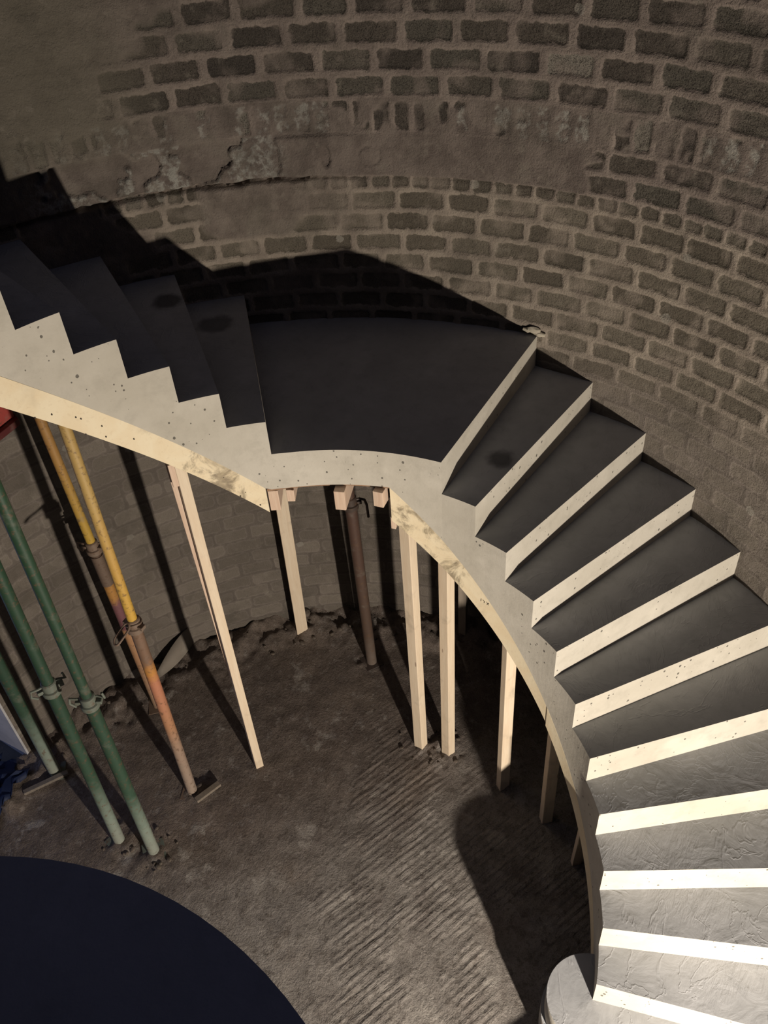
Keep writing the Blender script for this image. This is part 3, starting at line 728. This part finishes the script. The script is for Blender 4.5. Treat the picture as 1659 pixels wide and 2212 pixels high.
for i in range(48):
    a = R(random.uniform(-5, 84)); r = random.uniform(1.98, 2.2)
    put_stone(r*math.cos(a), r*math.sin(a), random.uniform(.008, .019), 'small brown lump of rubble in the band along the foot of the brick wall', 'rubble along the wall foot')
for px, py, nm in ((1.25, .18, 'the feet of the two posts right of centre'), (1.29, .02, 'the feet of the two posts right of centre')):
    for i in range(11):
        a = random.uniform(0, 6.28); r = random.uniform(.06, .16)
        put_stone(px+r*math.cos(a), py+r*math.sin(a), random.uniform(.006, .015), 'small crumb of rubble around the feet of the two tall posts right of centre', 'rubble at the two tall posts')
for px, py in ((.014, 1.188), (-.023, 1.404)):
    for i in range(9):
        a = random.uniform(0, 6.28); r = random.uniform(.07, .15)
        put_stone(px+r*math.cos(a), py+r*math.sin(a), random.uniform(.008, .017), 'small lump of dry cement around the feet of the two nearer green props', 'rubble at the green props')
o = put_stone(1.80, 1.33, .055, 'large dark lump of rubble beside the foot of the flat post near the wall', None)
if 'group' in o: del o['group']
# bent offcut leaning where the wall meets the floor
bm = bmesh.new(); V = []
P0 = Vector((.955, 1.925, -2.215)); P1 = Vector((1.235, 1.835, -2.12))
for i in range(9):
    f = i/8; c = P0.lerp(P1, f); w = .012+.085*math.sin(f*math.pi*.62+.1); up = Vector((.30, .42, .75)).normalized()
    bulge = Vector((-.35, -.45, 0))*.05*math.sin(f*math.pi)
    V.append([bm.verts.new(c+bulge+Vector((0, 0, -.03))), bm.verts.new(c+bulge*.6+up*w)])
for i in range(8): bm.faces.new((V[i][0], V[i+1][0], V[i+1][1], V[i][1]))
o = obj('sheet_offcut', bm, mat_concrete('offcut_mat', (.30, .27, .23), (.22, .19, .16), pits=False), None, True)
m_ = o.modifiers.new('thickness', 'SOLIDIFY'); m_.thickness = .006
tag(o, 'thin curled sheet offcut leaning where the wall meets the floor, left of the bright post', 'offcut')
# mortar splash on the wall at the landing corner
bm = bmesh.new()
A0 = 1.0
for i, (az_, z_, s_) in enumerate(((-.2, .035, .026), (-1.0, .02, .02), (.5, .03, .018))):
    ret = bmesh.ops.create_icosphere(bm, subdivisions=2, radius=1.0); p = pt(2.252, R(az_), z_)
    c, s = math.cos(R(az_)), math.sin(R(az_))
    for v in ret['verts']:
        l = v.co*1.0; l = Vector((l.x*.012, l.y*s_*1.5, l.z*s_*.7))*(1+.15*math.sin(l.y*7+i)); v.co = p+Vector((l.x*c-l.y*s, l.x*s+l.y*c, l.z))
tag(obj('mortar_splash', bm, mat_concrete('splash_mat', (.55, .50, .40), (.45, .41, .33), pits=False), None, True), 'pale mortar splash stuck on the brick wall at the corner of the landing', 'mortar')
# chipped timber piece at foot of the orange prop
bm = bmesh.new(); box(bm, (.43, 1.13, ZF+.02), (.16, .035, .02), Matrix.Rotation(R(-20), 3, 'Z'))
tag(obj('timber_offcut', bm, mat_timber('dusty_timber', (.25, .21, .17), (.19, .16, .13)), bevel=.002), 'dusty short timber batten lying at the foot of the orange prop', 'offcut')
bm = bmesh.new(); box(bm, (.05, 2.02, ZF+.03), (.26, .03, .02), Matrix.Rotation(R(-32), 3, 'Z'))
tag(obj('timber_offcut', bm, mat_timber('dusty_timber_dark', (.22, .19, .16), (.16, .14, .12)), bevel=.002), 'thin dusty batten lying beside the foot of the leftmost green prop', 'offcut')

# ------------------------------------------------------------------ light
def point(name, loc, energy, color, size):
    l = bpy.data.lights.new(name, 'POINT'); l.energy = energy; l.color = color; l.shadow_soft_size = size
    o = bpy.data.objects.new(name, l); COL.objects.link(o); o.location = loc; return o
point('work_lamp', (-1.32, -2.63, -1.075), 620, (1.0, .88, .74), .04)
l = bpy.data.lights.new('doorway_daylight', 'AREA'); l.energy = 5; l.color = (.40, .52, 1.0); l.shape = 'RECTANGLE'; l.size = .9; l.size_y = 1.9
o = bpy.data.objects.new('doorway_daylight', l); COL.objects.link(o); o.location = (-.55, 3.1, -1.2); l.energy = 4
o.rotation_euler = (Vector((-.1, .3, -1.6))-Vector(o.location)).to_track_quat('-Z', 'Y').to_euler()
w = bpy.data.worlds.new('world'); scn.world = w; w.use_nodes = True
w.node_tree.nodes['Background'].inputs[0].default_value = (.44, .52, 1.0, 1); w.node_tree.nodes['Background'].inputs[1].default_value = .045
scn.cycles.diffuse_bounces = 1; scn.cycles.max_bounces = 5
scn.view_settings.view_transform = 'Standard'; scn.view_settings.look = 'None'; scn.view_settings.gamma = 1; scn.view_settings.exposure = 0.0
scn.view_settings.use_curve_mapping = False
